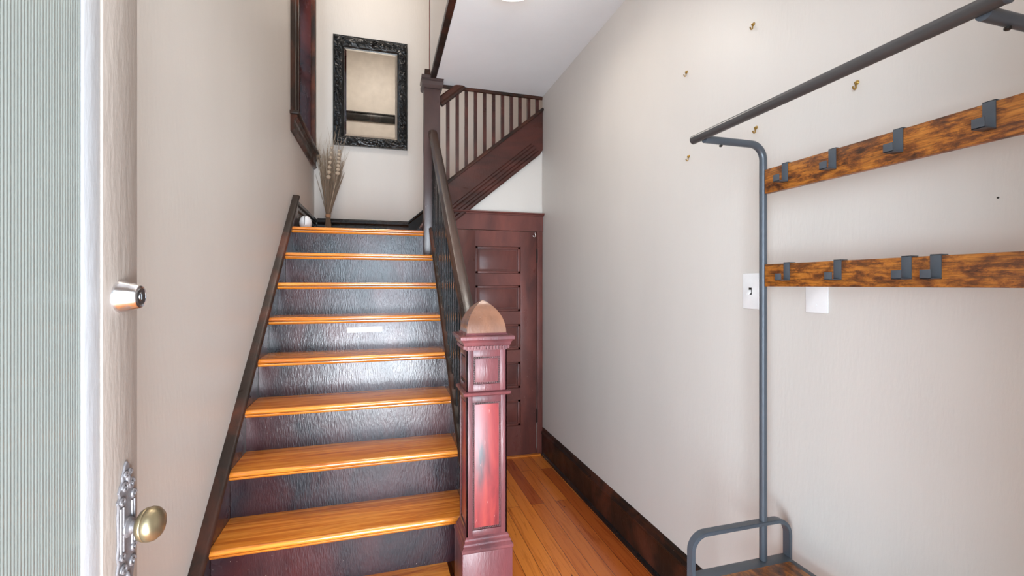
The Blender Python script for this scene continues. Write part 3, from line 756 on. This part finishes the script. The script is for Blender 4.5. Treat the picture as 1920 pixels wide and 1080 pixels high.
# ------------------------------------------------------------------ dried grass bundle
gx, gy = -.512, 4.74
gr = thing('dried_grass_bundle', (gx, gy, ZL), 'tied bundle of dried brown grasses standing on the landing below the mirror', 'dried plant')
rnd = random.Random(11); stems = MB(); wisps = MB()
zt = 2.055
for i in range(72):
    a = rnd.uniform(0, 2 * PI); r0 = .05 * math.sqrt(rnd.random()); rt = .017 * math.sqrt(rnd.random())
    sp = rnd.uniform(.15, 1.0); dx = math.cos(a) * .135 * sp + .03; dy = math.sin(a) * .08 * sp - .01
    H_ = rnd.uniform(.38, .66)
    dx = max(dx, -.105)
    p = [(gx + math.cos(a) * r0 * .9, gy + math.sin(a) * r0, ZL + .002), (gx + math.cos(a) * rt, gy + math.sin(a) * rt, zt)]
    for f in (.25, .5, .75, 1):
        p.append((gx + math.cos(a) * rt + dx * f ** 1.05, min(YB - .05, gy + math.sin(a) * rt + dy * f), zt + H_ * f))
    stems.tube(p, [.0028, .0026, .0027, .0028, .003, .0012], 5)
for i in range(120):
    a = rnd.uniform(0, 2 * PI); sp = rnd.uniform(.3, 1.0); dx = max(-.12, math.cos(a) * .15 * sp + .03); dy = math.sin(a) * .08 * sp
    z0 = zt + rnd.uniform(.3, .55); f0 = (z0 - zt) / .62; L = rnd.uniform(.12, .33)
    p = []
    cw_ = rnd.uniform(-.05, .05)
    for j in range(6):
        f = j / 5; p.append((max(XL + .035, gx + dx * (f0 + L * f / .62 * .9) + cw_ * f * f), min(YB - .05, gy + dy * (f0 + f * .3)), z0 + L * f))
    wisps.tube(p, [.0016, .0014, .0012, .001, .0009, .0006], 4)
build('stems', stems, STRAW, gr)
build('grass_wisps', wisps, HUSK, gr)
for (dx, zb, ze, lean) in ((.012, 2.42, 2.70, .028), (.095, 2.46, 2.68, .016)):
    m = MB(); n = 7
    for i in range(n):
        f = i / (n - 1); m.ball((gx + dx + lean * f, gy - .085, zb + (ze - zb) * f), .0215 * (1.1 - .4 * f), 2, (1, .6, .85))
    m.tube([(gx + .002, gy - .01, zt), (gx + dx, gy - .08, zb), (gx + dx + lean, gy - .085, ze)], .003, 6)
    build('seed_head', m, HUSK, gr)
m = MB()
for i in range(4): m.tube([(gx + .020 * math.cos(a), gy + .020 * math.sin(a), zt - .012 + .008 * i) for a in [2 * PI * k / 20 for k in range(20)]], .0045, 6, closed=True)
build('tie', m, TWINE, gr)

# ------------------------------------------------------------------ small white ornament on the landing
bx_, by_ = -.558, 3.70
bo = thing('ornament', (bx_, by_, ZL), 'small rounded white ornament with a dark vertical line on the landing corner', 'ornament')
build('body', MB().lathe([(0, 0), (.024, 0), (.036, .012), (.043, .035), (.044, .055), (.038, .080), (.024, .098), (.010, .105), (0, .106)], (bx_, by_, ZL), (0, 0, 1), 32), CERAM, bo, ang=1)
build('band', MB().tube([(bx_ + .0445 * math.cos(a) * .99, by_ - .003, ZL + .055 + .050 * math.sin(a)) for a in [PI * i / 16 for i in range(0)] ] + [(bx_, by_ - .0445 * math.cos(a), ZL + .054 + .052 * math.sin(a)) for a in [-1.0 + 2.5 * i / 14 for i in range(15)]], .0022, 6), DARKM, bo)

# ------------------------------------------------------------------ sticker on the sixth riser
ry = NY(6) + .030
sk_ = thing('sticker', (-.10, ry, 1.1), 'narrow white sticker on the black riser in the middle of the stairs', 'sticker')
b2 = bmesh.new()
build('paper', MB().prism([(-.203, 1.100), (-.002, 1.104), (-.002, 1.134), (-.203, 1.130)], 'Y', ry - .0012, ry), PAPER, sk_, smooth=False)
for mk in (MB().box(-.152, -.150, ry - .0016, ry - .001, 1.102, 1.130), MB().lathe([(0, 0), (.006, 0), (.006, .0006), (0, .0006)], (-.018, ry - .001, 1.119), (0, -1, 0), 16), MB().prism([(-.125, 1.122), (-.08, 1.112), (-.08, 1.114), (-.125, 1.124)], 'Y', ry - .0016, ry - .001)):
    build('print', mk, PAPERG, sk_, smooth=False)

# ------------------------------------------------------------------ coat rack
KS = 1.12 / 1.14
def K(p): return (p[0] * KS, p[1] * KS, 1.389 + (p[2] - 1.389) * KS)
PXr, PYf, PYn = 1.144, 1.14, .487
ZB = .524
cr = thing('coat_rack', K((1.06, .81, -.0254)), 'grey metal hall stand with hanging rod and two rustic brown hook rails', 'coat rack')
def upright(y):
    pts = [K((PXr, y, ZB + .004))] + [K((PXr, y, 1.777))]
    for i in range(1, 9):
        a = PI / 2 * i / 8; pts.append(K((PXr - .046 + .046 * math.cos(a), y, 1.777 + .046 * math.sin(a))))
    pts.append(K((.926, y, 1.823)))
    return MB().tube(pts, .0110, 20)
for y in (PYf, PYn):
    u_ = build('upright', upright(y), STEEL, cr, ang=.8)
    build('bolt', MB().lathe([(0, 0), (.005, 0), (.005, .003), (.003, .005), (0, .005)], K((.985, y, 1.810)), (0, 0, -1), 12), DARKM, u_)
rod = build('hanging_rod', MB().tube([K((.921, 1.184, 1.833)), K((.921, .455, 1.833))], .0128, 24), ROD, cr, ang=.8)
build('end_cap', MB().lathe([(0, 0), (.0134, 0), (.0134, .004), (.011, .006), (0, .0065)], K((.921, .457, 1.833)), (0, -1, 0), 24), STEEL, rod, ang=.8)
BX0, BX1 = 1.134, 1.150
def rail(z0, z1):
    x0, y0_, za = K((BX0, .50, z0)); x1, y1_, zb = K((BX1, 1.125, z1))
    return build('hook_rail', MB().box(x0, x1, y0_, y1_, za, zb, bev=.0015), RUSTIC, cr)
def hook(yc, ztop, zbot, rl_):
    w_ = .0205; m = MB(); t = .0022
    xf = BX0 - .0004
    def bx(a0, a1, c0, c1):
        p = K((a0, yc - w_ / 2, c0)); q = K((a1, yc + w_ / 2, c1)); m.box(p[0], q[0], p[1], q[1], p[2], q[2], bev=.0004)
    bx(xf - t, xf, zbot, ztop + .003); bx(xf - t, BX1 + .004, ztop + .001, ztop + .003); bx(BX1 + .001, BX1 + .003, ztop - .015, ztop + .003)
    bx(xf - .034, xf, zbot - .0, zbot + t); bx(xf - .034, xf - .034 + t, zbot, zbot + .020)
    return build('coat_hook', m, STEEL, rl_)
r1 = rail(1.668, 1.742); r2 = rail(1.382, 1.450)
for yy in (1.050, .905, .748, .587): hook(yy, 1.742, 1.688, r1)
for yy in (1.044, .891, .731, .675): hook(yy, 1.450, 1.400, r2)
# bench ends: flat steel arches, and the seat frame with its board
def arch(y):
    X0, X1, Zt, R = .874, 1.246, .651, .055; wd = .026; t = .012
    fl = -.0254
    o = [(X0, fl)]
    o += [(X0 + R - R * math.cos(a), Zt - R + R * math.sin(a)) for a in [PI / 2 * i / 8 for i in range(9)]]
    o += [(X1 - R + R * math.sin(a), Zt - R + R * math.cos(a)) for a in [PI / 2 * i / 8 for i in range(9)]]
    o += [(X1, fl)]
    r = R - t
    i_ = [(X0 + t, fl)] + [(X0 + R - r * math.cos(a), Zt - R + r * math.sin(a)) for a in [PI / 2 * i / 8 for i in range(9)]] + [(X1 - R + r * math.sin(a), Zt - R + r * math.cos(a)) for a in [PI / 2 * i / 8 for i in range(9)]] + [(X1 - t, fl)]
    b2 = bmesh.new(); G = []
    for (P_, Q_) in zip(o, i_):
        G.append([b2.verts.new(K((P_[0], y - wd / 2, P_[1]))), b2.verts.new(K((P_[0], y + wd / 2, P_[1]))), b2.verts.new(K((Q_[0], y + wd / 2, Q_[1]))), b2.verts.new(K((Q_[0], y - wd / 2, Q_[1])))])
    for A, B in zip(G, G[1:]):
        for k in range(4): b2.faces.new((A[k], A[(k + 1) % 4], B[(k + 1) % 4], B[k]))
    b2.faces.new(G[0]); b2.faces.new(G[-1][::-1]); bmesh.ops.recalc_face_normals(b2, faces=b2.faces)
    bmesh.ops.bevel(b2, geom=[e_ for e_ in b2.edges if e_.calc_face_angle(0) > .8], offset=.0015, segments=2, affect='EDGES')
    m = MB(); m.merge(b2); return m
for y in (PYf + .0, PYn): build('end_arch', arch(y), STEEL, cr, ang=.6)
def fr(z, hh=.022):
    m = MB()
    for (a0, a1, b0, b1) in ((.886, 1.234, PYn - .0128, PYn + .030), (.886, 1.234, PYf - .030, PYf + .0128), (.886, .905, PYn + .0128, PYf - .030), (1.215, 1.234, PYn + .0128, PYf - .030)):
        p = K((a0, b0, z - hh)); q = K((a1, b1, z)); m.box(p[0], q[0], p[1], q[1], p[2], q[2], bev=.001)
    return m
build('seat_frame', fr(ZB + .003), STEEL, cr)
p = K((.904, PYn + .029, ZB - .012)); q = K((1.216, PYf - .029, ZB + .004))
build('seat_board', MB().box(p[0], q[0], p[1], q[1], p[2], q[2], bev=.001), RUSTIC, cr)
build('lower_shelf', fr(.17), STEEL, cr)

# ------------------------------------------------------------------ wall plates, hooks, nail hole
sw = thing('light_switch', (XR, 1.31, 1.365), 'white light switch plate on the right wall beside the grey upright', 'light switch')
build('plate', MB().box(XR - .007, XR, 1.272, 1.347, 1.301, 1.428, bev=.003), PLATE, sw)
tg = MB().box(XR - .0085, XR - .006, 1.3035, 1.3155, 1.352, 1.377)
build('slot', tg, DARKM, sw)
build('toggle', MB().prism([(XR - .006, 1.360), (XR - .020, 1.350), (XR - .019, 1.357), (XR - .006, 1.372)], 'Y', 1.305, 1.314), PLATE, sw)
pp = thing('wall_plate', (XR, 1.056, 1.365), 'blank white wall plate half hidden behind the lower hook rail', 'wall plate')
build('plate', MB().box(XR - .007, XR, 1.020, 1.093, 1.302, 1.429, bev=.003), PLATE, pp)
build('screw', MB().lathe([(0, 0), (.003, 0), (.0028, .001), (0, .0012)], (XR - .007, 1.056, 1.325), (-1, 0, 0), 12), PLATE, pp)
HK = 'small brass cup hooks on the right wall'
labels = [((1.302, 2.304), 'small brass cup hook in the upper row, nearest the camera'),
          ((1.667, 2.299), 'small brass cup hook in the upper row, nearest the stairs'),
          ((.939, 1.941), 'small brass cup hook between the hanging rod and the upper hook rail'),
          ((1.290, 1.933), 'small brass cup hook just above the bend of the grey upright'),
          ((1.653, 1.931), 'small brass cup hook just below the far tip of the hanging rod')]
hy, hz = labels[0][0]
ch = thing('cup_hook', (XR, hy, hz), labels[0][1], 'hook', HK)
build('base', MB().lathe([(0, 0), (.0065, 0), (.006, .002), (.003, .004), (.0022, .008), (0, .008)], (XR, hy, hz + .007), (-1, 0, 0), 16), GOLD, ch)
pts = [(XR - .008, hy, hz + .007)] + [(XR - .010 + .0055 * math.sin(a) , hy, hz - .004 + .009 * math.cos(a)) for a in [.6 + 4.0 * i / 14 for i in range(15)]]
build('hook_arm', MB().tube(pts, .0022, 8), GOLD, ch)
for (yy, z_), lab in labels[1:]: dup(ch, (0, yy - hy, z_ - hz), lab, HK)
tag(build('nail', MB().lathe([(0, 0), (.0022, 0), (.002, .001), (0, .0012)], (XR, .641, 1.574), (-1, 0, 0), 10), DARKM, base=(XR, .641, 1.574)), 'tiny dark nail in the wall between the two hook rails', 'nail')

# ------------------------------------------------------------------ ceiling lamp
LX, LY = .6006, 2.0765
lm = thing('ceiling_lamp', (LX, LY, ZC), 'lit round white glass ceiling lamp at the top edge of the view', 'ceiling lamp')
build('canopy', MB().lathe([(0, 0), (.085, 0), (.088, .010), (.080, .022), (0, .022)], (LX, LY, ZC), (0, 0, -1), 40), CERAM, lm)
build('glass_shade', MB().lathe([(.078, .018), (.130, .030), (.152, .055), (.148, .085), (.120, .112), (.070, .128), (0, .134)], (LX, LY, ZC), (0, 0, -1), 48), LAMPG, lm, ang=1)
ll = bpy.data.lights.new('ceiling_lamp_light', 'POINT'); ll.energy = 0.6; ll.color = (1.0, 0.90, 0.78); ll.shadow_soft_size = 0.12
lo = bpy.data.objects.new('ceiling_lamp_light', ll); COL.objects.link(lo); lo.location = (LX, LY, ZC - .30)
build('finial', MB().lathe([(0, .130), (.010, .134), (.012, .140), (.007, .147), (0, .150)], (LX, LY, ZC), (0, 0, -1), 20), GOLD, lm)

area('ceiling_lamp_downlight', (LX, LY, ZC - .17), (0, 0, 0), .22, .22, 4.5, (1.0, 0.93, 0.84))

for o in bpy.data.objects:
    if '_b' in o: del o['_b']
